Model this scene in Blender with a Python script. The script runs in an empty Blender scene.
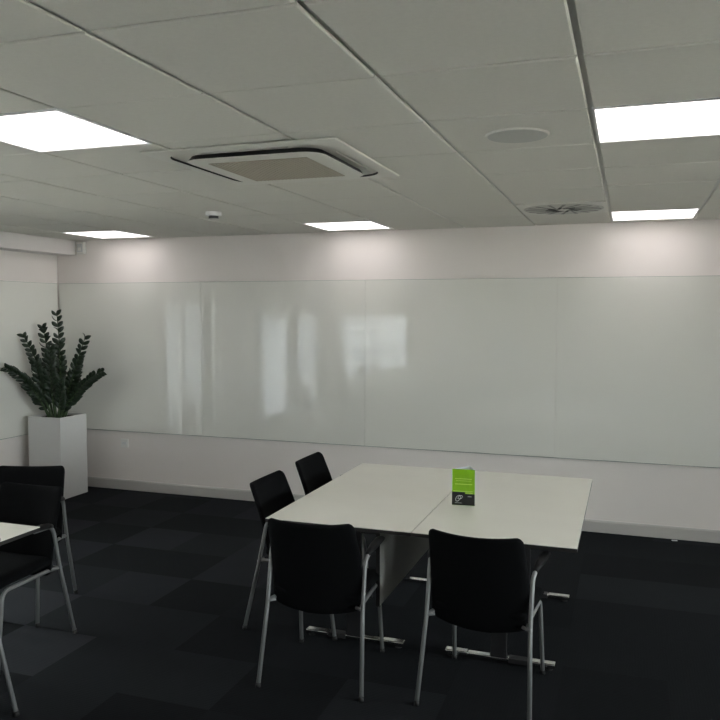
import bpy, bmesh, math, random
from mathutils import Vector, Matrix
PI = math.pi
C = bpy.context.scene.collection
rnd = random.Random(7)

# ------------------------------------------------------------------ measured room
D = 6.666            # back wall
H = 1.822            # camera height
CEIL = 2.547
XL, XR, YB = -5.64, 4.3, -7.1
GX0, GY0, T = -1.354, 2.330, 0.604   # ceiling grid
GYT = 0.600
def gx(i): return GX0 + i * T
def gy(j): return GY0 + j * GYT

# ------------------------------------------------------------------ materials
def mat(name, col, rough=.6, metal=0., spec=.5, bump=None, vary=None, coat=0., noise_scale=20):
    m = bpy.data.materials.new(name); m.use_nodes = True
    nt = m.node_tree; b = nt.nodes['Principled BSDF']
    b.inputs['Base Color'].default_value = (*col, 1)
    b.inputs['Roughness'].default_value = rough
    b.inputs['Metallic'].default_value = metal
    b.inputs['Specular IOR Level'].default_value = spec
    b.inputs['Coat Weight'].default_value = coat
    tc = nt.nodes.new('ShaderNodeTexCoord')
    if vary:
        n = nt.nodes.new('ShaderNodeTexNoise'); n.inputs['Scale'].default_value = noise_scale
        n.inputs['Detail'].default_value = 4
        nt.links.new(tc.outputs['Object'], n.inputs['Vector'])
        r = nt.nodes.new('ShaderNodeValToRGB')
        r.color_ramp.elements[0].position = .3; r.color_ramp.elements[1].position = .7
        r.color_ramp.elements[0].color = (*[c * (1 - vary) for c in col], 1)
        r.color_ramp.elements[1].color = (*[min(1, c * (1 + vary)) for c in col], 1)
        nt.links.new(n.outputs['Fac'], r.inputs['Fac'])
        nt.links.new(r.outputs['Color'], b.inputs['Base Color'])
    if bump:
        n2 = nt.nodes.new('ShaderNodeTexNoise'); n2.inputs['Scale'].default_value = bump[0]
        n2.inputs['Detail'].default_value = 3
        nt.links.new(tc.outputs['Object'], n2.inputs['Vector'])
        bp = nt.nodes.new('ShaderNodeBump'); bp.inputs['Strength'].default_value = bump[1]
        bp.inputs['Distance'].default_value = .002
        nt.links.new(n2.outputs['Fac'], bp.inputs['Height'])
        nt.links.new(bp.outputs['Normal'], b.inputs['Normal'])
    return m

def emit(name, col, s):
    m = bpy.data.materials.new(name); m.use_nodes = True
    nt = m.node_tree; nt.nodes.remove(nt.nodes['Principled BSDF'])
    e = nt.nodes.new('ShaderNodeEmission'); e.inputs['Color'].default_value = (*col, 1)
    e.inputs['Strength'].default_value = s
    nt.links.new(e.outputs[0], nt.nodes['Material Output'].inputs['Surface'])
    return m

M = {}
M['wall'] = mat('painted_wall', (.81, .762, .728), .85, bump=(180, .1))
M['ceil'] = mat('ceiling_tile', (.68, .67, .615), .95, vary=.02, noise_scale=60, bump=(260, .35))
M['tbar'] = mat('ceiling_bar', (.60,.60,.57), .6)
M['bulk'] = mat('bulkhead_paint', (.70, .67, .66), .85)
M['skirt'] = mat('skirting_gloss', (.50, .485, .46), .4)
M['glass'] = mat('back_painted_glass', (.76, .755, .70), .008, spec=1.0)
M['glass_edge'] = mat('glass_edge_green', (.10, .16, .14), .2)
M['fabric'] = mat('black_fabric', (.0042, .0045, .005), .92, spec=.08, bump=(700, .4))
M['tube'] = mat('silver_tube', (.235, .24, .24), .42, metal=.4)
M['pad'] = mat('black_plastic', (.006, .006, .0065), .55, spec=.25)
M['cap'] = mat('black_cap', (.01, .01, .01), .6)
M['top'] = mat('white_laminate', (.90, .885, .81), .42, vary=.012, noise_scale=5)
M['edge'] = mat('dark_table_edge', (.018, .017, .016), .5)
M['dark'] = mat('dark_metal', (.03, .03, .032), .45, metal=.3)
M['chrome'] = mat('polished_chrome', (.78, .78, .77), .16, metal=1.)
M['panel'] = mat('modesty_laminate', (.50, .50, .47), .55)
M['white_pl'] = mat('white_plastic', (.62, .61, .57), .45)
M['ac_white'] = mat('cassette_plastic', (.66, .655, .60), .45)
M['ac_grille'] = mat('cassette_grille', (.40, .37, .30), .7)
M['black'] = mat('recess_shade', (.012, .012, .012), .6)  # black standing in for the shade inside recesses and slots
M['planter'] = mat('white_planter', (.66, .655, .64), .5, vary=.01, noise_scale=6)
M['soil'] = mat('potting_soil', (.02, .014, .01), .95, vary=.4, noise_scale=60, bump=(60, 1))
M['leaf'] = mat('zz_leaf', (.012, .026, .011), .38, vary=.35, noise_scale=14)
M['stem'] = mat('zz_stem', (.04, .075, .025), .5)
M['light_frame'] = mat('light_frame', (.72, .72, .72), .5)
M['lamp'] = emit('led_panel', (1.0, .94, .935), 2.5)
M['green'] = mat('leaflet_green', (.20, .43, .010), .3, vary=.10, noise_scale=30)
M['pale_green'] = mat('leaflet_pale_green', (.46, .66, .14), .4)
M['card_black'] = mat('leaflet_black', (.01, .011, .012), .3)
M['card_white'] = mat('leaflet_white', (.80, .80, .82), .4)
M['card_grey'] = mat('leaflet_grey', (.42, .43, .43), .5)
M['vane'] = mat('vane_grey', (.24, .24, .225), .6)
M['gravel'] = mat('pale_paving', (.45, .43, .40), .9, vary=.45, noise_scale=6)
M['hedge'] = mat('garden_leaves', (.16, .20, .08), .7, vary=.6, noise_scale=9)
M['blind'] = mat('grey_blind', (.45, .43, .41), .9)
M['frame'] = mat('window_frame_white', (.60, .60, .59), .5)
M['grey'] = mat('detector_grey', (.08, .08, .085), .5)

def curtain_mat():
    m = bpy.data.materials.new('sheer_curtain'); m.use_nodes = True
    nt = m.node_tree; nt.nodes.remove(nt.nodes['Principled BSDF'])
    d = nt.nodes.new('ShaderNodeBsdfDiffuse'); d.inputs['Color'].default_value = (.7, .71, .73, 1)
    t = nt.nodes.new('ShaderNodeBsdfTranslucent'); t.inputs['Color'].default_value = (.86, .87, .89, 1)
    mx = nt.nodes.new('ShaderNodeMixShader'); mx.inputs[0].default_value = .68
    nt.links.new(d.outputs[0], mx.inputs[1]); nt.links.new(t.outputs[0], mx.inputs[2])
    nt.links.new(mx.outputs[0], nt.nodes['Material Output'].inputs['Surface'])
    return m
M['curtain'] = curtain_mat()
M['blind_cloth'] = curtain_mat(); M['blind_cloth'].name = 'blind_cloth'
M['blind_cloth'].node_tree.nodes['Mix Shader'].inputs[0].default_value = .36

M['blind'] = mat('grey_blind', (.42, .41, .40), .9)
def pane_mat():
    m = bpy.data.materials.new('window_glass'); m.use_nodes = True
    nt = m.node_tree; nt.nodes.remove(nt.nodes['Principled BSDF'])
    g = nt.nodes.new('ShaderNodeBsdfGlossy'); g.inputs['Roughness'].default_value = .02
    t = nt.nodes.new('ShaderNodeBsdfTransparent'); t.inputs['Color'].default_value = (.93, .96, .95, 1)
    f = nt.nodes.new('ShaderNodeFresnel'); f.inputs['IOR'].default_value = 1.45
    mx = nt.nodes.new('ShaderNodeMixShader')
    nt.links.new(f.outputs[0], mx.inputs[0]); nt.links.new(t.outputs[0], mx.inputs[1]); nt.links.new(g.outputs[0], mx.inputs[2])
    nt.links.new(mx.outputs[0], nt.nodes['Material Output'].inputs['Surface'])
    return m
M['pane'] = pane_mat()

# carpet: several shades of the same ribbed tile
def carpet(name, col, axis):
    m = bpy.data.materials.new(name); m.use_nodes = True
    nt = m.node_tree; b = nt.nodes['Principled BSDF']
    b.inputs['Roughness'].default_value = .95; b.inputs['Specular IOR Level'].default_value = .06
    b.inputs['Sheen Weight'].default_value = .04
    b.inputs['Sheen Tint'].default_value = (.5, .55, .62, 1)
    tc = nt.nodes.new('ShaderNodeTexCoord')
    n = nt.nodes.new('ShaderNodeTexNoise'); n.inputs['Scale'].default_value = 3.; n.inputs['Detail'].default_value = 6
    nt.links.new(tc.outputs['Object'], n.inputs['Vector'])
    w = nt.nodes.new('ShaderNodeTexWave'); w.bands_direction = axis
    w.inputs['Scale'].default_value = 22; w.inputs['Distortion'].default_value = .4
    nt.links.new(tc.outputs['Object'], w.inputs['Vector'])
    n2 = nt.nodes.new('ShaderNodeTexNoise'); n2.inputs['Scale'].default_value = 350
    nt.links.new(tc.outputs['Object'], n2.inputs['Vector'])
    def mth(op, a, c):
        k = nt.nodes.new('ShaderNodeMath'); k.operation = op
        for q, v in ((0, a), (1, c)):
            if isinstance(v, (int, float)): k.inputs[q].default_value = v
            else: nt.links.new(v, k.inputs[q])
        return k.outputs[0]
    a = mth('MULTIPLY', n.outputs['Fac'], .35)
    c = mth('MULTIPLY', w.outputs['Fac'], .28)
    e = mth('MULTIPLY', n2.outputs['Fac'], .30)
    s = mth('ADD', mth('ADD', a, c), mth('ADD', e, .54))
    mix = nt.nodes.new('ShaderNodeVectorMath'); mix.operation = 'SCALE'
    mix.inputs[0].default_value = col
    nt.links.new(s, mix.inputs['Scale'])
    nt.links.new(mix.outputs[0], b.inputs['Base Color'])
    bp = nt.nodes.new('ShaderNodeBump'); bp.inputs['Strength'].default_value = .5; bp.inputs['Distance'].default_value = .002
    nt.links.new(c, bp.inputs['Height']); nt.links.new(bp.outputs['Normal'], b.inputs['Normal'])
    return m
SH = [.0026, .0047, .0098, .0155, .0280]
CARP = []
for k, s in enumerate(SH):
    CARP.append(carpet('carpet_tile_shade', (s * .94, s, s * 1.13), 'X' if k % 2 else 'Y'))

# ------------------------------------------------------------------ mesh helpers
def box(bm, x0, x1, y0, y1, z0, z1, mi=0):
    vs = [bm.verts.new(p) for p in ((x0,y0,z0),(x1,y0,z0),(x1,y1,z0),(x0,y1,z0),(x0,y0,z1),(x1,y0,z1),(x1,y1,z1),(x0,y1,z1))]
    for f in ((3,2,1,0),(4,5,6,7),(0,1,5,4),(1,2,6,5),(2,3,7,6),(3,0,4,7)):
        bm.faces.new([vs[i] for i in f]).material_index = mi
    return bm
def nb(): return bmesh.new()
def bx(*a): return box(nb(), *a)
def link(name, bm, ms, parent=None, smooth=False, bevel=0, seg=2):
    bmesh.ops.recalc_face_normals(bm, faces=bm.faces)
    me = bpy.data.meshes.new(name); bm.to_mesh(me); bm.free()
    for m in (ms if isinstance(ms, (list, tuple)) else [ms]): me.materials.append(m)
    if smooth:
        for p in me.polygons: p.use_smooth = True
    o = bpy.data.objects.new(name, me); C.objects.link(o)
    if parent is not None: o.parent = parent
    if bevel:
        b = o.modifiers.new('bevel', 'BEVEL'); b.width = bevel; b.segments = seg; b.limit_method = 'ANGLE'
    return o
def empty(name, loc=(0,0,0), rz=0):
    o = bpy.data.objects.new(name, None); C.objects.link(o); o.location = loc; o.rotation_euler = (0,0,rz)
    o.empty_display_size = .1
    return o
def tag(o, label, cat, group=None):
    o['label'] = label; o['category'] = cat
    if group: o['group'] = group
    return o
def struct(o): o['kind'] = 'structure'; return o

def fillet(pts, r, n=6):
    pts = [Vector(p) for p in pts]; out = [pts[0]]
    for i in range(1, len(pts) - 1):
        a, b, c = pts[i-1], pts[i], pts[i+1]
        d1 = (a - b); d2 = (c - b)
        rr = min(r, d1.length * .48, d2.length * .48)
        p, q = b + d1.normalized() * rr, b + d2.normalized() * rr
        for k in range(n + 1):
            t = k / n
            out.append(p * (1-t)**2 + b * 2*t*(1-t) + q * t*t)
    out.append(pts[-1]); return out
def sweep(bm, pts, r, seg=12, rad=None, sy=1.):
    pts = [Vector(p) for p in pts]
    rings = []; n = len(pts); up = None
    for i, p in enumerate(pts):
        t = (pts[min(i+1, n-1)] - pts[max(i-1, 0)]).normalized()
        if up is None:
            up = Vector((1,0,0)) if abs(t.x) < .8 else Vector((0,1,0))
        up = (up - t * up.dot(t)).normalized(); s = t.cross(up)
        R = rad[i] if rad else r
        rings.append([bm.verts.new(p + up * (R * math.cos(2*PI*k/seg)) + s * (R * sy * math.sin(2*PI*k/seg))) for k in range(seg)])
    for a, b in zip(rings, rings[1:]):
        for k in range(seg):
            bm.faces.new((a[k], a[(k+1) % seg], b[(k+1) % seg], b[k]))
    bm.faces.new(list(reversed(rings[0]))); bm.faces.new(rings[-1])
    return bm
def disc(bm, c, r, z0, z1, seg=32, r1=None, mi=0):
    r1 = r if r1 is None else r1
    a = [bm.verts.new((c[0]+r*math.cos(2*PI*k/seg), c[1]+r*math.sin(2*PI*k/seg), z0)) for k in range(seg)]
    b = [bm.verts.new((c[0]+r1*math.cos(2*PI*k/seg), c[1]+r1*math.sin(2*PI*k/seg), z1)) for k in range(seg)]
    for k in range(seg):
        bm.faces.new((a[k], a[(k+1)%seg], b[(k+1)%seg], b[k])).material_index = mi
    bm.faces.new(list(reversed(a))).material_index = mi; bm.faces.new(b).material_index = mi
    return bm

def rounded_pad(W, Lh, corner, thick, f, nu=18, nv=22):
    """closed cushion: half width function W(v), v in 0..1 of length Lh, rounded corners; f(x, s, off) -> point"""
    def vv(k):   # denser near the ends
        t = k / nv; return .5 - .5 * math.cos(PI * t)
    layers = []
    bm = nb()
    for side in (1, -1):
        g = []
        for j in range(nv + 1):
            v = vv(j); s = v * Lh
            w = W(v)
            dist = min(s, Lh - s)
            cr = corner[0] if s < Lh / 2 else corner[1]
            if dist < cr:
                w -= cr - math.sqrt(max(0, cr*cr - (cr - dist)**2))
            row = []
            for i in range(nu + 1):
                u = math.sin(PI/2 * (-1 + 2 * i / nu))
                x = w * u
                e = min((w - abs(x)), dist)          # distance to the rim
                er = thick * .9
                t = thick * (math.sqrt(max(0, 1 - (1 - min(1, e / er))**2)) if e < er else 1)
                row.append(bm.verts.new(f(x, s, side * t / 2)))
            g.append(row)
        layers.append(g)
        for j in range(nv):
            for i in range(nu):
                bm.faces.new((g[j][i], g[j][i+1], g[j+1][i+1], g[j+1][i]))
    bmesh.ops.remove_doubles(bm, verts=bm.verts, dist=.00005)
    return bm

def copy_tree(o, parent=None):
    c = o.copy(); C.objects.link(c); c.parent = parent
    for ch in list(o.children): copy_tree(ch, c)
    return c

# ------------------------------------------------------------------ room shell
# floor of 0.5 m carpet tiles, each face takes the shade of its own tile
FX0, FY0 = .22, 4.04
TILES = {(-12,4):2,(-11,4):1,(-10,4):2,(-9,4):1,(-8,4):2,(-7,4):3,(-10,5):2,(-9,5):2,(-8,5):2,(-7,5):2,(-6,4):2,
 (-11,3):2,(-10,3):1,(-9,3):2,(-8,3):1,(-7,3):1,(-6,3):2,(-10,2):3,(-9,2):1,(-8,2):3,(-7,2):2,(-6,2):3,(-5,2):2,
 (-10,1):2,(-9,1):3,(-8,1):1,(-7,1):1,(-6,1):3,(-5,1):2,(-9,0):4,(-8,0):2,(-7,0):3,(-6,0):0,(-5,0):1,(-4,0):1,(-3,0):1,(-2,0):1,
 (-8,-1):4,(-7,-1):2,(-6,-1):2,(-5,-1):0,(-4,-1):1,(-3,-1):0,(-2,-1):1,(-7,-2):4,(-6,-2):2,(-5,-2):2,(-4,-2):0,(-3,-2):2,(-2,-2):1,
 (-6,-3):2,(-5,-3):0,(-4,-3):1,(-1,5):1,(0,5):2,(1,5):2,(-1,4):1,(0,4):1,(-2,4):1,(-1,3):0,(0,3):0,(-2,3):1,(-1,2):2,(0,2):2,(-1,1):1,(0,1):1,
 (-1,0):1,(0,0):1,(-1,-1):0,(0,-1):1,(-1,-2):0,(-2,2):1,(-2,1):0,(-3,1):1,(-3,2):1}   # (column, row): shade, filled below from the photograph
def floor():
    bm = nb()
    i0, i1 = math.floor((XL - FX0) / .5), math.ceil((XR - FX0) / .5)
    j0, j1 = math.floor((YB - FY0) / .5), math.ceil((D - FY0) / .5)
    r = random.Random(21)
    for j in range(j0, j1):
        for i in range(i0, i1):
            x0, x1 = max(XL, FX0 + i*.5), min(XR, FX0 + (i+1)*.5)
            y0, y1 = max(YB, FY0 + j*.5), min(D, FY0 + (j+1)*.5)
            if x1 <= x0 or y1 <= y0: continue
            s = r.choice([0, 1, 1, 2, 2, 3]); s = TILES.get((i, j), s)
            vs = [bm.verts.new(p) for p in ((x0,y0,0),(x1,y0,0),(x1,y1,0),(x0,y1,0))]
            bm.faces.new(vs).material_index = s
    me = bpy.data.meshes.new('floor'); 
    bmesh.ops.remove_doubles(bm, verts=bm.verts, dist=.0001)
    box(bm, XL-.2, XR+.2, YB-.2, D+.2, -.12, -.005, 0)
    return struct(link('floor', bm, CARP))

floor()

# ceiling: recessed bars and lay-in tiles with a small step, openings where units sit
lights_cells = [(i, j + (1 if (i > 0 and j < 6) else 0)) for i in (-6, -2, 2, 6) for j in (6, 0, -6, -12)]
def ceiling():
    bm = nb()
    box(bm, XL-.2, XR+.2, YB-.2, D+.2, CEIL + .008, CEIL + .10, 1)
    r = random.Random(3)
    for i in range(-9, 11):
        for j in range(-17, 9):
            if (i, j) in lights_cells: continue
            x0, x1 = max(gx(i), XL), min(gx(i+1), XR)
            y0, y1 = max(gy(j), YB), min(gy(j+1), D)
            if x1 - x0 < .03 or y1 - y0 < .03: continue
            g = .0095
            a0, a1 = (x0 + g if x0 > XL else x0), (x1 - g if x1 < XR else x1)
            b0, b1 = (y0 + g*.6 if y0 > YB else y0), (y1 - g*.6 if y1 < D else y1)
            dz = r.uniform(-.0012, .0012)
            tx, ty = r.uniform(-.0015, .0015), r.uniform(-.0015, .0015)
            c = .005
            def z(sx, sy): return CEIL + dz + tx*sx + ty*sy
            lo = [bm.verts.new((px, py, z(sx, sy))) for px, py, sx, sy in ((a0+c,b0+c,-1,-1),(a1-c,b0+c,1,-1),(a1-c,b1-c,1,1),(a0+c,b1-c,-1,1))]
            mid = [bm.verts.new((px, py, z(sx, sy)+.003)) for px, py, sx, sy in ((a0,b0,-1,-1),(a1,b0,1,-1),(a1,b1,1,1),(a0,b1,-1,1))]
            hi = [bm.verts.new((v.co.x, v.co.y, CEIL + .010)) for v in mid]
            bm.faces.new(list(reversed(lo)))
            for k in range(4):
                bm.faces.new((lo[k], lo[(k+1)%4], mid[(k+1)%4], mid[k]))
                bm.faces.new((mid[k], mid[(k+1)%4], hi[(k+1)%4], hi[k]))
    return struct(link('ceiling', bm, [M['ceil'], M['tbar']]))
ceiling()

# walls
struct(link('wall_back', bx(XL-.2, XR+.2, D, D+.15, -.1, CEIL+.1), M['wall']))

struct(link('wall_front', bx(XL-.2, XR+.2, YB-.15, YB, -.1, CEIL+.1), M['wall']))
WIN = [(3.20, 4.62, .06, 2.00), (-.25, 2.05, .06, 1.80), (-6.5, -1.70, .06, 1.80)]
RWIN_ADDED = [(-1.6, 1.0, .85, 2.15), (2.0, 4.6, .85, 2.15)]  # right-hand windows, added to bring daylight from that side
def right_wall():
    bm = nb(); a, b = XR, XR + .2; cur = YB - .2
    for y0, y1, z0, z1 in RWIN_ADDED:
        box(bm, a, b, cur, y0, -.1, CEIL+.1)
        box(bm, a, b, y0, y1, -.1, z0); box(bm, a, b, y0, y1, z1, CEIL+.1)
        cur = y1
    box(bm, a, b, cur, D+.1, -.1, CEIL+.1)
    return struct(link('wall_right', bm, M['wall']))
right_wall()
def left_wall():
    bm = nb(); a, b = XL - .2, XL
    ys = sorted(WIN); cur = YB - .2
    for y0, y1, z0, z1 in ys:
        box(bm, a, b, cur, y0, -.1, CEIL+.1)
        box(bm, a, b, y0, y1, -.1, z0); box(bm, a, b, y0, y1, z1, CEIL+.1)
        cur = y1
    box(bm, a, b, cur, D+.1, -.1, CEIL+.1)
    return struct(link('wall_left', bm, M['wall']))
left_wall()
struct(link('trim_1', bx(XL, -5.40, YB, D, 2.40, CEIL+.005), M['bulk']))   # boxed beam along the left wall

def skirting(name, x0, x1, y0, y1, ax):
    bm = nb()
    if ax == 'y+':   # face towards -y on the back wall
        pr = [(0,0),(-.016,0),(-.016,.088),(-.010,.100),(0,.100)]
        a = [bm.verts.new((x0, y0 + p[0], p[1])) for p in pr]; b = [bm.verts.new((x1, y0 + p[0], p[1])) for p in pr]
    else:
        s = 1 if ax == 'x-' else -1
        pr = [(0,0),(.016*s,0),(.016*s,.088),(.010*s,.100),(0,.100)]
        a = [bm.verts.new((x0 + p[0], y0, p[1])) for p in pr]; b = [bm.verts.new((x0 + p[0], y1, p[1])) for p in pr]
    n = len(pr)
    for k in range(n): bm.faces.new((a[k], a[(k+1)%n], b[(k+1)%n], b[k]))
    bm.faces.new(a); bm.faces.new(list(reversed(b)))
    return struct(link(name, bm, M['skirt']))
skirting('baseboard_back', XL, XR, D, D, 'y+')
skirting('baseboard_left', XL, XL, 4.64, D-.016, 'x-')
skirting('baseboard_right', XR, XR, YB, D-.016, 'x+')

# windows of the left wall: frame, mullions, glass
def window(n, y0, y1, z0, z1, parts, X=XL-.1):
    bm = nb(); xa, xb = X - .03, X + .03; w = .05
    box(bm, xa, xb, y0, y1, z0, z0+w); box(bm, xa, xb, y0, y1, z1-w, z1)
    for k in range(parts + 1):
        yc = y0 + (y1 - y0 - w) * k / parts
        box(bm, xa, xb, yc, yc + w, z0 + w, z1 - w)
    f = struct(link('window_%d' % n, bm, M['frame']))
    link('pane', bx(X-.003, X+.003, y0+w, y1-w, z0+w, z1-w), M['pane'], f)
window(1, *WIN[0], 3); window(2, *WIN[1], 2); window(3, *WIN[2], 4)

for k_, r__ in enumerate(RWIN_ADDED): window(4 + k_, *r__, 2, XR + .1)  # frames and panes of the added, unseen fill-light windows

def curtain(y0, y1, z0, z1, label, x=XL+.09, amp=.028, waves=16, tie=None):
    bm = nb(); nu, nv = waves * 12, 14
    vs = []
    r = random.Random(int(y0*100) + 5); ph = [r.uniform(-.8, .8) for _ in range(nu + 1)]
    for j in range(nv + 1):
        z = z1 + (z0 - z1) * j / nv; row = []
        for i in range(nu + 1):
            u = i / nu
            y = y0 + (y1 - y0) * u
            if tie:                                 # gathered to one side lower down
                k = max(0, min(1, (z1 - z) / (z1 - tie)))
                y = y0 + (y - y0) * (1 - .72 * k**1.3)
            a = amp * (1 + .3 * math.sin(u * 23.1)) * math.sin(2*PI*waves*u + .6*math.sin(11*u)) 
            row.append(bm.verts.new((x + a, y, z)))
        vs.append(row)
    for j in range(nv):
        for i in range(nu):
            bm.faces.new((vs[j][i], vs[j][i+1], vs[j+1][i+1], vs[j+1][i]))
    o = link('curtain', bm, M['curtain'], smooth=True)
    s = o.modifiers.new('solid', 'SOLIDIFY'); s.thickness = .0008
    return tag(o, label, 'curtain', 'sheer curtains on the window wall')
curtain(1.10, 2.10, .05, 1.86, 'sheer white floor length curtain, mirrored in the glass board left of its middle')
curtain(-.30, .55, .05, 1.86, 'sheer white floor length curtain, second from the corner in the mirror image')
curtain(-3.6, -1.65, .05, 1.86, 'sheer white floor length curtain mirrored above the far chairs', waves=24)
curtain(-6.5, -3.8, .05, 1.86, 'sheer white curtain farthest down the window wall, mirrored above the long table', waves=30)
# roller blinds in the first window
for (y0, y1, zb, lab) in ((4.30, 4.58, .34, 'narrow pale roller blind pulled almost down, closest to the corner'),
                      (3.62, 4.10, .55, 'pale roller blind pulled part way down, second from the corner')):
    t = tag(empty('roller_blind', (XL-.04, (y0+y1)/2, 1.95)), lab, 'blind')
    h = (y1 - y0) / 2
    link('blind_cloth', bx(-.0015, .0015, -h, h, zb-1.95, 0), M['blind_cloth'], t)
    link('roller', sweep(nb(), [(0, -h, .0), (0, h, .0)], .022), M['frame'], t, smooth=True)
    link('bottom_bar', bx(-.008, .008, -h, h, zb-1.97, zb-1.95), M['frame'], t)

# outside ground
struct(link('ground', bx(-30, 30, -25, 25, -.22, -.13), M['gravel']))

# ------------------------------------------------------------------ glass boards
def board(axis, a0, a1, label):
    z0, z1, th, g = .605, 2.108, .006, .0011
    if axis == 'y':
        o = link('glass_board', bx(a0+g, a1-g, D-.022, D-.022+th, z0, z1), M['glass'])
        p = bx(a0+.1, a1-.1, D-.016, D, z0+.1, z1-.1)
        r = bx(a0+g, a1-g, D-.0222, D-.0158, z0-.0035, z0); r2 = bx(a0+g, a1-g, D-.0222, D-.0158, z1, z1+.002)
    else:
        o = link('glass_board', bx(XL+.016, XL+.022, a0+g, a1-g, z0, z1), M['glass'])
        p = bx(XL, XL+.016, a0+.1, a1-.1, z0+.1, z1-.1)
        r = bx(XL+.0158, XL+.0222, a0+g, a1-g, z0-.0035, z0); r2 = bx(XL+.0158, XL+.0222, a0+g, a1-g, z1, z1+.002)
    link('mounting_board', p, M['dark'], o)
    link('glass_edge', r, M['glass_edge'], o); link('glass_edge', r2, M['glass_edge'], o)
    return tag(o, label, 'glass board', 'glass writing boards on the walls')
PW = 1.683
lab = ['glossy pale glass writing board on the back wall, ending at the corner behind the plant',
       'glossy glass board mirroring the curtains and chairs, second from the plant corner',
       'glass board directly behind the far edge of the white table pair, mirroring a table top',
       'rightmost glass board on the back wall, right of the joint above the table corner']
for k in range(4):
    board('y', XL + .028 + k*PW, XL + .028 + (k+1)*PW, lab[k])
board('x', 4.95, D-.032, 'glass board on the left wall, cut by the left edge of the picture')

# ------------------------------------------------------------------ ceiling things
def ceiling_light():
    t = empty('ceiling_light')
    w, h = T/2, GYT/2
    bm = nb(); e = .014
    for a in ((-w+.004, w-.004, -h+.004, -h+e), (-w+.004, w-.004, h-e, h-.004), (-w+.004, -w+e, -h+e, h-e), (w-e, w-.004, -h+e, h-e)):
        box(bm, *a, -.002, .012)
    link('frame', bm, M['light_frame'], t)
    link('diffuser', bx(-w+e, w-e, -h+e, h-e, .002, .010), M['lamp'], t)
    return t
LAB = {(-6,6): 'lit square ceiling panel nearest the corner with the plant',
       (-2,6): 'lit square ceiling panel beyond the air conditioner, at the middle of the back wall',
       (2,6): 'lit square ceiling panel at the right end of the back wall, beyond the larger one',
       (2,1): 'large lit ceiling panel cut by the right edge of the picture',
       (-2,0): 'large lit ceiling panel cut by the left edge of the picture'}
pr = None
for (i, j) in lights_cells:
    t = pr = ceiling_light() if pr is None else pr
    if 'label' in pr: t = copy_tree(pr)
    t.location = (gx(i) + T/2, gy(j) + GYT/2, CEIL)
    col = {-6: 'window side column', -2: 'second column from the windows', 2: 'third column from the windows', 6: 'column farthest from the windows'}[i]
    row = {6: 'by the glass wall', 0: 'two rows in front', -6: 'third row from the glass wall', -12: 'row farthest from the glass wall'}[j - (1 if (i > 0 and j < 6) else 0)]
    _ = {6: 'by the glass wall', 0: 'two rows in front of the glass wall', -6: 'behind the camera', -12: 'x'}.get(j)
    tag(t, LAB.get((i, j), 'lit square ceiling panel, %s, %s' % (col, row)), 'ceiling light', 'square lit panels in the ceiling')

# air-conditioning cassette
def cassette():
    cx_, cy_, s = -1.636, 3.520, .475
    t = tag(empty('air_conditioner', (cx_, cy_, CEIL)), 'white square ceiling cassette air conditioner with a rounded louvre ring', 'air conditioner')
    def rrect(bm, hw, r, z, n=8):
        pts = []
        for q, (sx, sy) in enumerate(((1,1),(-1,1),(-1,-1),(1,-1))):
            for k in range(n + 1):
                a = q*PI/2 + k/n*PI/2
                pts.append(bm.verts.new((sx*(hw-r) + r*math.cos(a), sy*(hw-r) + r*math.sin(a), z)))
        return pts
    def ring(bm, a, b, mi=0):
        n = len(a)
        for k in range(n): bm.faces.new((a[k], a[(k+1)%n], b[(k+1)%n], b[k])).material_index = mi
    # flat outer panel with a rounded opening
    bm = nb(); n = 8
    o0 = rrect(bm, s, .004, -.004); o1 = rrect(bm, s, .004, -.008); o2 = rrect(bm, s-.004, .004, -.011)
    i0 = rrect(bm, .412, .13, -.013); i1 = rrect(bm, .408, .128, -.004); i2 = rrect(bm, .30, .05, -.003)
    ring(bm, o0, o1); ring(bm, o1, o2); ring(bm, o2, i0); ring(bm, i0, i1, 1); ring(bm, i1, i2, 1)  # black inner rings paint the shade of a deep channel
    bm.faces.new(o0)
    link('panel', bm, [M['ac_white'], M['black']], t)
    # raised centre body
    bm = nb()
    a = rrect(bm, .330, .085, -.004); b = rrect(bm, .346, .095, -.026); c = rrect(bm, .338, .09, -.030)
    bm.faces.new(a); ring(bm, a, b, 1); ring(bm, b, c); bm.faces.new(c)  # side wall coloured black as the channel's shade
    link('centre_cover', bm, [M['ac_white'], M['black']], t)
    g = nb()
    box(g, -.25, .25, -.25, .25, -.033, -.030)
    gr = link('intake_grille', g, M['ac_grille'], t)
    r = nb()
    for k in range(24):
        x = -.24 + k*.0208
        box(r, x, x+.004, -.245, .245, -.035, -.033)
    link('grille_ribs', r, M['ac_grille'], gr)
    for k in range(4):
        m = Matrix.Rotation(k*PI/2, 4, 'Z')
        b2 = nb(); box(b2, -.215, .215, .374, .378, -.009, -.003)
        bmesh.ops.transform(b2, matrix=m, verts=b2.verts)
        link('louvre', b2, M['ac_grille'] if False else M['white_pl'], t)
cassette()

# flush speaker
sp = tag(empty('ceiling_speaker', (gx(1)+T/2, 3.265, CEIL)), 'round pale flush speaker set into a ceiling tile', 'speaker')
link('trim_ring', disc(disc(nb(), (0,0), .127, -.006, .002, 48, .132), (0,0), .1, .0, .004, 48), M['ceil'], sp, smooth=False)
link('grille', disc(nb(), (0,0), .119, -.0075, -.006, 48, .121), mat('speaker_mesh', (.50, .51, .48), .8, bump=(900, .6)), sp)

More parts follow.
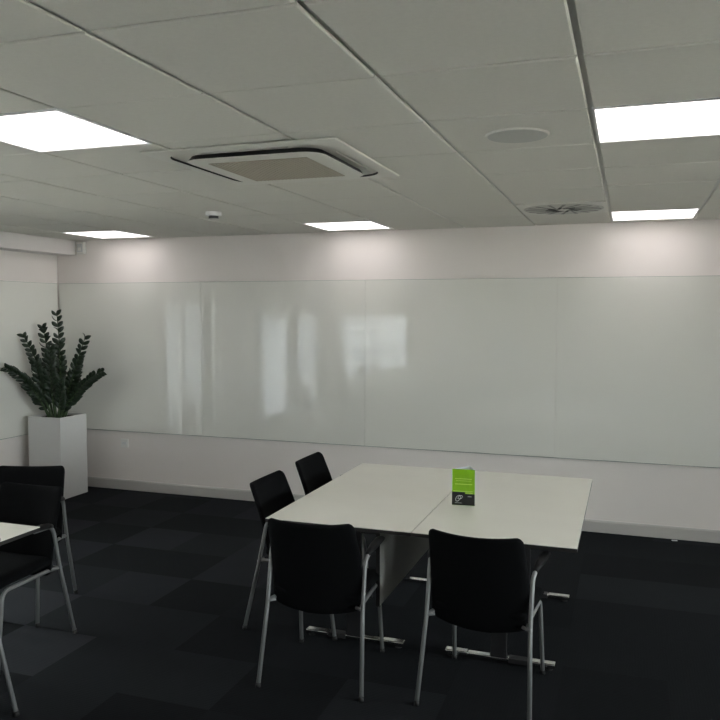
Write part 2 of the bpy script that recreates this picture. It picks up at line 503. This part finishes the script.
# swirl diffuser
df = tag(empty('air_diffuser', (gx(1)+T/2, gy(5)+.3, CEIL)), 'round swirl air diffuser with radial slots in a ceiling tile', 'air vent')
link('face_plate', bx(-.290, .290, -.288, .288, -.006, .004), M['ac_white'], df)
bm = disc(nb(), (0,0), .265, -.010, -.006, 48, .272)
link('swirl_disc', bm, mat('swirl_grey', (.50, .50, .46), .6), df)
for k in range(16):
    a = 2*PI*k/16
    m = Matrix.Rotation(a, 4, 'Z') @ Matrix.Translation((.155, 0, 0)) @ Matrix.Rotation(.25, 4, 'Z')
    b2 = nb(); box(b2, -.100, .100, -.0115, .0115, -.0118, -.0100)
    for v in b2.verts:
        if v.co.x < 0: v.co.y *= .5
    bmesh.ops.transform(b2, matrix=m, verts=b2.verts)
    sl = link('slot', b2, M['vane'], df)
    if k % 2 == 0:
        b3 = nb(); box(b3, -.120, -.035, -.010, .010, -.0135, -.0118); bmesh.ops.transform(b3, matrix=m, verts=b3.verts)
        link('slot_shade', b3, M['black'], sl)  # solid black bar painting the dark inside the slot
link('hub', disc(nb(), (0,0), .03, -.014, -.010, 24), M['ac_white'], df)

# smoke detector
sd = tag(empty('smoke_detector', (-2.88, 5.06, CEIL)), 'small white round smoke detector hanging under the ceiling', 'smoke detector')
link('base_plate', disc(nb(), (0,0), .056, -.028, .001, 32, .058), M['light_frame'], sd)
link('body', disc(nb(), (0,0), .026, -.058, -.046, 32, .036), M['white_pl'], sd)
link('sensor_cage', disc(nb(), (0,0), .036, -.048, -.028, 24), M['grey'], sd)

# small white sensor box on the wall beside the beam
sb = tag(empty('alarm_box', (-5.315, D, 2.47)), 'small white alarm box high on the wall beside the beam end', 'alarm box')
link('housing', bx(-.045, .045, -.05, 0, -.062, .058), M['white_pl'], sb, bevel=.004)
link('front_plate', bx(-.031, .031, -.054, -.05, -.042, .040), M['card_grey'], sb)
link('lens', bx(-.018, .018, -.058, -.054, -.030, .002), M['white_pl'], sb)

# wall socket
M['white_pl2'] = mat('socket_plastic', (.80, .79, .76), .4)
so = tag(empty('wall_socket', (-4.845, D, .478)), 'white square socket plate low on the back wall right of the planter', 'socket')
link('face_plate', bx(-.044, .044, -.010, 0, -.044, .044), M['white_pl2'], so, bevel=.003)
link('insert', bx(-.026, .026, -.0125, -.010, -.012, .014), M['light_frame'], so)

# small scrap by the skirting
scp = link('paper_scrap', bx(-.022, .022, -.008, .010, .0, .006), M['card_white'], bevel=.003)
scp.location = (.385, 6.60, .001); scp.rotation_euler = (0, 0, .15)
tag(scp, 'small pale scrap on the carpet against the right skirting', 'paper scrap')

# ------------------------------------------------------------------ chairs (face +y, origin on the floor under the middle)
def chair():
    t = empty('meeting_chair')
    R = .0105
    for s in (-1, 1):
        # rear leg runs up past the seat and bends into the arm support
        pts = fillet([(s*.260, -.272, .012), (s*.242, -.186, .40), (s*.242, -.140, .620), (s*.250, -.105, .656), (s*.262, .03, .664)], .04, 7)
        lg = link('leg', sweep(nb(), pts, R), M['tube'], t, smooth=True)
        link('foot_cap', sweep(nb(), [(s*.2606, -.2735, 0), (s*.2595, -.2705, .022)], .0125), M['cap'], lg, smooth=True)
        # front leg bends into the seat rail
        pts = fillet([(s*.229, .270, .012), (s*.219, .215, .403), (s*.219, -.12, .405), (s*.238, -.188, .405)], .05, 7)
        lg = link('leg', sweep(nb(), pts, R), M['tube'], t, smooth=True)
        link('foot_cap', sweep(nb(), [(s*.2293, .2725, 0), (s*.2288, .269, .022)], .0125), M['cap'], lg, smooth=True)
        # arm pad: a tapering black blade lying on the tube
        bm = nb(); rows = []
        P = [(-.118, .655, .012, .012), (-.09, .664, .016, .015), (-.04, .672, .021, .016), (.03, .676, .024, .014), (.08, .676, .024, .011), (.105, .675, .020, .009), (.118, .674, .010, .005)]
        for (y, z, w, h) in P:
            rows.append([bm.verts.new((s*(.250 + .012*min(1,(y+.118)/.12)) + w*math.cos(2*PI*k/12), y, z + h*math.sin(2*PI*k/12))) for k in range(12)])
        for a, b in zip(rows, rows[1:]):
            for k in range(12): bm.faces.new((a[k], a[(k+1)%12], b[(k+1)%12], b[k]))
        bm.faces.new(rows[0]); bm.faces.new(rows[-1])
        link('armrest', bm, M['pad'], t, smooth=True)
        link('bracket', sweep(nb(), [(s*.205, -.175, .408), (s*.250, -.190, .402)], .008), M['tube'], t, smooth=True)
    # seat
    def fs(x, s_, off):
        y = -.170 + s_
        z = .444 + off + .006*(x/.23)**2 - .020 * max(0, (s_ - .33) / .10)**2
        return (x, y, z)
    link('seat', rounded_pad(lambda v: .243 - .012*(1-v), 0.430, (.05, .07), .062, fs), M['fabric'], t, smooth=True)
    # back: wraps forward at the sides, bows backwards towards the top
    L = .462
    def fb(x, s_, off):
        v = s_ / L
        z = .372 + s_ * .985 - .022 * (1 - min(1, v*2.2)) * (1 - (x/.2)**2) + .012 * max(0, v - .8) / .2 * (abs(x)/.2)**2
        y = -.160 - .045 * v - .085 * v**2.1 + .030 * (x/.2)**2
        return (x, y + off, z)
    link('backrest', rounded_pad(lambda v: .236 - .018 * v + .004*math.sin(PI*v), L, (.04, .035), .030, fb), M['fabric'], t, smooth=True)
    return t
proto = chair(); used = [False]
def place(x, y, rz, label, group):
    o = copy_tree(proto) if used[0] else proto
    used[0] = True
    o.location = (x, y, 0); o.rotation_euler = (0, 0, rz)
    return tag(o, label, 'chair', group)
g1 = 'black chairs around the pair of white tables'
place(-1.4225, 3.602, 0.065, 'black armchair seen from behind at the near left table, covering its edge', g1)
place(-.616, 3.655, -.06, 'black armchair seen from behind below the green leaflet, right of its twin', g1)
place(-1.778, 4.175, -PI/2, 'black chair side on at the left table edge, nearer of the two there', g1)
place(-1.790, 4.850, -PI/2, 'black chair side on at the left table edge, farther of the two there', g1)
g2 = 'black chairs around the long table on the window side'
place(-3.190, 3.268, PI + .01, 'black armchair at the left picture edge behind the small white table corner', g2)
place(-3.500, 3.718, PI + .35, 'black armchair in front of the white planter, behind another black chair', g2)
place(-2.845, 2.450, PI/2, 'black armchair at the right side of the cut off left table, only a leg showing', g2)
for k, y in enumerate((2.72, 1.75, .75, -.25, -1.1)):
    place(-4.42, y, -PI/2, 'black armchair on the window side of the long table, %s' % ['nearest the glass boards', 'second from the glass boards', 'third from the glass boards', 'fourth from the glass boards', 'farthest from the glass boards'][k], g2)
place(-4.95, 4.15, -2.2, 'black armchair standing alone by the window corner', g2)

# ------------------------------------------------------------------ tables (0.8 x 1.6, origin at floor under centre)
def table():
    t = empty('folding_table')
    hw, hl = .3978, .7985
    link('tabletop', bx(-hw, hw, -hl, hl, .7262, .7300), M['top'], t)
    link('table_edge', bx(-hw+.0004, hw-.0004, -hl+.0004, hl-.0004, .708, .7262), M['edge'], t)
    for s in (-1, 1):
        y = s * .50
        bm = nb()
        lg = link('leg', box(bm, -.042, .042, y-.022, y+.022, .03, .690), M['dark'], t, bevel=.004)
        st = nb(); box(st, -.046, -.042, y-.018, y+.018, .03, .680)
        box(st, .042, .046, y-.018, y+.018, .03, .680)
        link('chrome_strip', st, M['chrome'], lg)
        # T foot: chrome end pieces and a dark middle
        ft = nb()
        box(ft, -.285, -.155, y-.024, y+.024, .012, .036); box(ft, .165, .285, y-.024, y+.024, .012, .036)
        box(ft, -.155, .165, y-.020, y+.020, .012, .034)
        f = link('foot_bar', ft, M['chrome'], lg, bevel=.005)
        link('foot_sleeve', bx(-.150, -.05, y-.0245, y+.0245, .011, .0365), M['dark'], lg)
        for q in (-1, 1):
            link('foot_pad', disc(nb(), (q*.255, y), .018, 0, .012, 20), M['cap'], lg)
        # head bracket under the top
        link('bracket', bx(-.30, .30, y-.030, y+.030, .690, .708), M['dark'], t)
    link('crossbar', sweep(nb(), [(0, -.48, .655), (0, .48, .655)], .018), M['dark'], t, smooth=True)
    pn = link('modesty_panel', bx(.190, .206, -.700, .700, .292, .690), M['panel'], t, bevel=.001)
    link('panel_edge', bx(.188, .208, -.704, -.700, .292, .690), M['edge'], pn)
    for y in (-.45, .45):
        link('hinge_arm', bx(.046, .190, y-.012, y+.012, .600, .624), M['dark'], t)
    return t
tp = table(); tused = [False]
def place_table(x, y, rz, label, group):
    o = copy_tree(tp) if tused[0] else tp
    tused[0] = True
    o.location = (x, y, 0); o.rotation_euler = (0,0,rz)
    return tag(o, label, 'table', group)
TY = 4.476
place_table(-1.400, TY, 0.0, 'white topped folding table left of the seam, black chairs at its left side', 'white tables pushed together in pairs')
place_table(-.600, TY, PI, 'white topped folding table right of the seam, carrying the green leaflet', 'white tables pushed together in pairs')
for r_ in range(3):
    yc = 3.145 - .8 - r_*1.6
    w = ['cut by the left edge', 'second from the glass boards', 'farthest from the glass boards'][r_]
    place_table(-3.20, yc, PI, 'white table of the long window side group, room side, ' + w, 'white tables pushed together in pairs')
    place_table(-4.00, yc, 0, 'white table of the long window side group, window side, ' + ['nearest the glass boards', 'second from the glass boards', 'farthest from the glass boards'][r_], 'white tables pushed together in pairs')

# ------------------------------------------------------------------ leaflet: three-sided standing card
lf = tag(empty('table_leaflet', (-.864, 4.30, .7302), .02), 'green and black three-sided card standing on the white table', 'leaflet')
def card(name, p, q, z0, z1, m, th=.0012, parent=lf):
    p, q = Vector((*p, 0)), Vector((*q, 0)); n = (q-p).normalized().cross(Vector((0,0,1))) * th
    bm = nb(); vs = []
    for z in (z0, z1):
        for v in (p, q, q - n, p - n): vs.append(bm.verts.new((v.x, v.y, z)))
    for f in ((0,1,2,3),(7,6,5,4),(0,4,5,1),(1,5,6,2),(2,6,7,3),(3,7,4,0)): bm.faces.new([vs[i] for i in f])
    return link(name, bm, m, parent)
A, B, Cc = (-.064, -.010), (.066, .0), (.020, .098)
HT = .206
card('front_face', A, B, 0, HT, M['green'])
card('side_face', B, Cc, 0, HT, M['card_white'])
card('rear_face', Cc, A, 0, HT, M['card_white'])
u = (Vector(B) - Vector(A)).normalized(); nrm = Vector((u.y, -u.x))
def on_front(name, a0, a1, z0, z1, m, th=.0006, parent=lf):
    p = Vector(A) + u*a0 + nrm*th; q = Vector(A) + u*a1 + nrm*th
    return card(name, p, q, z0, z1, m, th*.6, parent)
bb = on_front('black_base', .001, .1295, .001, .066, M['card_black'])
on_front('black_step', .001, .074, .066, .076, M['card_black'])
for (a0, a1, z0, z1) in ((.018, .112, .150, .1535), (.022, .108, .139, .1415), (.018, .115, .119, .1235), (.008, .118, .079, .0825), (.078, .118, .0690, .0745)):
    on_front('text_line', a0, a1, z0, z1, M['pale_green'], .0009)
on_front('text_line', .090, .112, .050, .0535, M['card_grey'], .0012)
on_front('text_line', .018, .058, .012, .0145, M['card_grey'], .0012)
# emblem: two slanted overlapping loops
def loop(c, a, b, rot):
    pts = []
    for k in range(33):
        t = 2*PI*k/32
        x = a*math.cos(t); z = b*math.sin(t)
        xx = c[0] + x*math.cos(rot) - z*math.sin(rot); zz = c[1] + x*math.sin(rot) + z*math.cos(rot)
        p = Vector(A) + u*xx + nrm*.0016
        pts.append((p.x, p.y, zz))
    return pts
bm = nb(); sweep(bm, loop((.036, .040), .019, .011, 1.0), .0011, 6)
sweep(bm, loop((.048, .046), .014, .008, .6), .0010, 6)
link('emblem', bm, M['card_white'], bb, smooth=True)

# ------------------------------------------------------------------ planter and plant
pl = tag(empty('potted_plant', (-5.325, 6.25, 0), .0), 'dark green leafy plant in a tall white square planter in the corner', 'plant')
hw = .192; PH = .800
bm = nb()
o_ = [bm.verts.new((sx*hw, sy*hw, 0)) for sx, sy in ((-1,-1),(1,-1),(1,1),(-1,1))]
p_ = [bm.verts.new((sx*hw, sy*hw, PH)) for sx, sy in ((-1,-1),(1,-1),(1,1),(-1,1))]
q_ = [bm.verts.new((sx*(hw-.012), sy*(hw-.012), PH)) for sx, sy in ((-1,-1),(1,-1),(1,1),(-1,1))]
r_ = [bm.verts.new((sx*(hw-.012), sy*(hw-.012), .70)) for sx, sy in ((-1,-1),(1,-1),(1,1),(-1,1))]
bm.faces.new(list(reversed(o_))); bm.faces.new(r_)
for a, b in ((o_, p_), (p_, q_), (q_, r_)):
    for k in range(4): bm.faces.new((a[k], a[(k+1)%4], b[(k+1)%4], b[k]))
link('planter', bm, M['planter'], pl, bevel=.003)
bm = nb(); n = 14; g = []
for j in range(n+1):
    g.append([bm.verts.new((-.172+.344*i/n, -.172+.344*j/n, .775 + rnd.uniform(-.006, .008))) for i in range(n+1)])
for j in range(n):
    for i in range(n): bm.faces.new((g[j][i], g[j][i+1], g[j+1][i+1], g[j+1][i]))
link('soil', bm, M['soil'], pl, smooth=True)

def frond(base, tip, bow, nleaf, size, seed, roll=0.):
    """stem from base to tip, bulging by bow, with paired glossy leaflets"""
    r = random.Random(seed)
    a, b = Vector(base), Vector(tip); c = (a + b) / 2 + Vector(bow)
    N = 26
    pts = [a*(1-t)**2 + c*2*t*(1-t) + b*t*t for t in [k/N for k in range(N+1)]]
    bm = nb()
    sweep(bm, pts, .01, 8, rad=[.0125 * (1 - .75*k/N) for k in range(N+1)])
    for f in bm.faces: f.material_index = 1
    for k in range(nleaf):
        t = .20 + .78 * k / (nleaf - 1)
        i = min(N-1, int(t*N)); p = pts[i].lerp(pts[i+1], t*N - i)
        d = (pts[i+1] - pts[i]).normalized()
        side = Vector((.64, -.77, 0))
        nrm_ = d.cross(side).normalized()              # in picture plane, across the stem
        for s in (-1, 1):
            lat = (nrm_ * math.cos(roll) + side * math.sin(roll)).normalized() * s
            fwd = 1.05 + .3*t
            dr = (lat * (.95 + r.uniform(-.1, .1)) + d * fwd + side * r.uniform(-.15, .45)).normalized()
            L = size * 1.18 * (1.0 - .40 * t) * (.65 + .35 * min(1, (t-.12)*5)) * r.uniform(.9, 1.1)
            W = L * .25
            up_ = dr.cross(d).normalized()
            if up_.length < .1: up_ = side
            up_ = (up_ + side * r.uniform(-.3, .9) + Vector((r.uniform(-.5, .5), 0, r.uniform(-.4, .4)))).normalized()
            wv = dr.cross(up_).normalized(); upn = wv.cross(dr)
            rows = []
            for q in range(7):
                f_ = q / 6
                w = W * (math.sin(PI * min(1, f_*.93 + .05)) ** .75)
                cen = p + dr * (L * f_) + upn * (.10 * L * math.sin(PI*f_)) + Vector((0,0,-.12*L*f_*f_))
                rows.append([bm.verts.new(cen - wv*w + upn*w*.35), bm.verts.new(cen), bm.verts.new(cen + wv*w + upn*w*.35)])
            for x_, y_ in zip(rows, rows[1:]):
                for e in (0, 1): bm.faces.new((x_[e], x_[e+1], y_[e+1], y_[e])).material_index = 0
    o = link('frond', bm, [M['leaf'], M['stem']], pl, smooth=True)
    s_ = o.modifiers.new('solid', 'SOLIDIFY'); s_.thickness = .0012
    return o
zb = .775
FR = [  # base(x,y), tip(x,y,z) local to planter, bow
    ((.01, .02), (.00, .02, 1.800), (.05, 0, .02), 15, .105),
    ((-.02, .00), (-.155, .00, 1.665), (.03, -.01, .08), 14, .105),
    ((-.05, -.01), (-.215, -.20, 1.585), (.08, .04, .0), 15, .100),
    ((-.06, -.05), (-.215, -.42, 1.290), (.03, .02, .14), 16, .098),
    ((.03, .03), (.300, .06, 1.570), (-.05, 0, -.08), 15, .105),
    ((.07, -.01), (.500, .04, 1.235), (-.05, 0, .12), 14, .098),
    ((.06, -.04), (.225, .02, 1.035), (-.03, 0, .02), 9, .085),
    ((.02, -.05), (.05, -.14, 1.460), (.00, -.05, .05), 14, .105),
    ((-.02, -.05), (-.08, -.18, 1.330), (-.02, -.06, .06), 13, .105),
    ((-.02, .06), (-.10, .12, 1.480), (.02, .02, .06), 14, .100),
    ((.05, .05), (.14, .16, 1.350), (.0, .05, .05), 13, .100),
    ((-.05, -.04), (-.13, -.24, 1.14), (-.02, .0, .03), 11, .090),
    ((.05, -.05), (.13, -.10, 1.15), (.02, .0, .03), 11, .090),
]
for k, (b, tip, bow, nl, sz) in enumerate(FR):
    frond((b[0], b[1], zb), tip, bow, nl, sz, 40 + k)

# ------------------------------------------------------------------ daylight outside the windows
w = bpy.data.worlds.new('World'); bpy.context.scene.world = w; w.use_nodes = True
bg = w.node_tree.nodes['Background']; bg.inputs['Color'].default_value = (.93,.955,.985,1); bg.inputs['Strength'].default_value = 16.0
sun = bpy.data.objects.new('sun', bpy.data.lights.new('sun', 'SUN')); C.objects.link(sun)
sun.data.energy = 30; sun.data.angle = .01; sun.data.color = (1, .95, .86)
sun.rotation_euler = Vector((-.35, .12, -.93)).to_track_quat('-Z', 'Y').to_euler()   # comes over the building, lights the ground outside
for k, (y0, y1, z0, z1) in enumerate(WIN + RWIN_ADDED):
    l = bpy.data.lights.new('window_portal', 'AREA'); l.shape = 'RECTANGLE'; l.size = z1 - z0; l.size_y = y1 - y0
    l.cycles.is_portal = True
    o = bpy.data.objects.new('window_portal', l); C.objects.link(o)
    o.location = (XL - .17, (y0+y1)/2, (z0+z1)/2); o.rotation_euler = (0, -PI/2, 0)
    if k >= len(WIN): o.location.x = XR + .17; o.rotation_euler = (0, PI/2, 0)

# ------------------------------------------------------------------ camera
f_px, yaw, pit, rol = 777.07, .3325, .0617, .0022
cy_, sy_, cp, sp_ = math.cos(yaw), math.sin(yaw), math.cos(pit), math.sin(pit)
R0 = Vector((cy_, sy_, 0)); F0 = Vector((-sy_*cp, cy_*cp, -sp_)); U0 = R0.cross(F0)
R1 = R0*math.cos(rol) + U0*math.sin(rol); U1 = U0*math.cos(rol) - R0*math.sin(rol)
cam = bpy.data.objects.new('camera', bpy.data.cameras.new('camera')); C.objects.link(cam)
cam.data.sensor_width = 36; cam.data.lens = f_px / 720 * 36; cam.data.clip_start = .05; cam.data.clip_end = 200
mt = Matrix((R1, U1, -F0)).transposed().to_4x4(); mt.translation = (0, 0, H)
cam.matrix_world = mt
sc = bpy.context.scene; sc.camera = cam
sc.view_settings.view_transform = 'Standard'; sc.view_settings.look = 'None'
sc.view_settings.gamma = 1; sc.view_settings.use_curve_mapping = False
sc.view_settings.exposure = 0.5
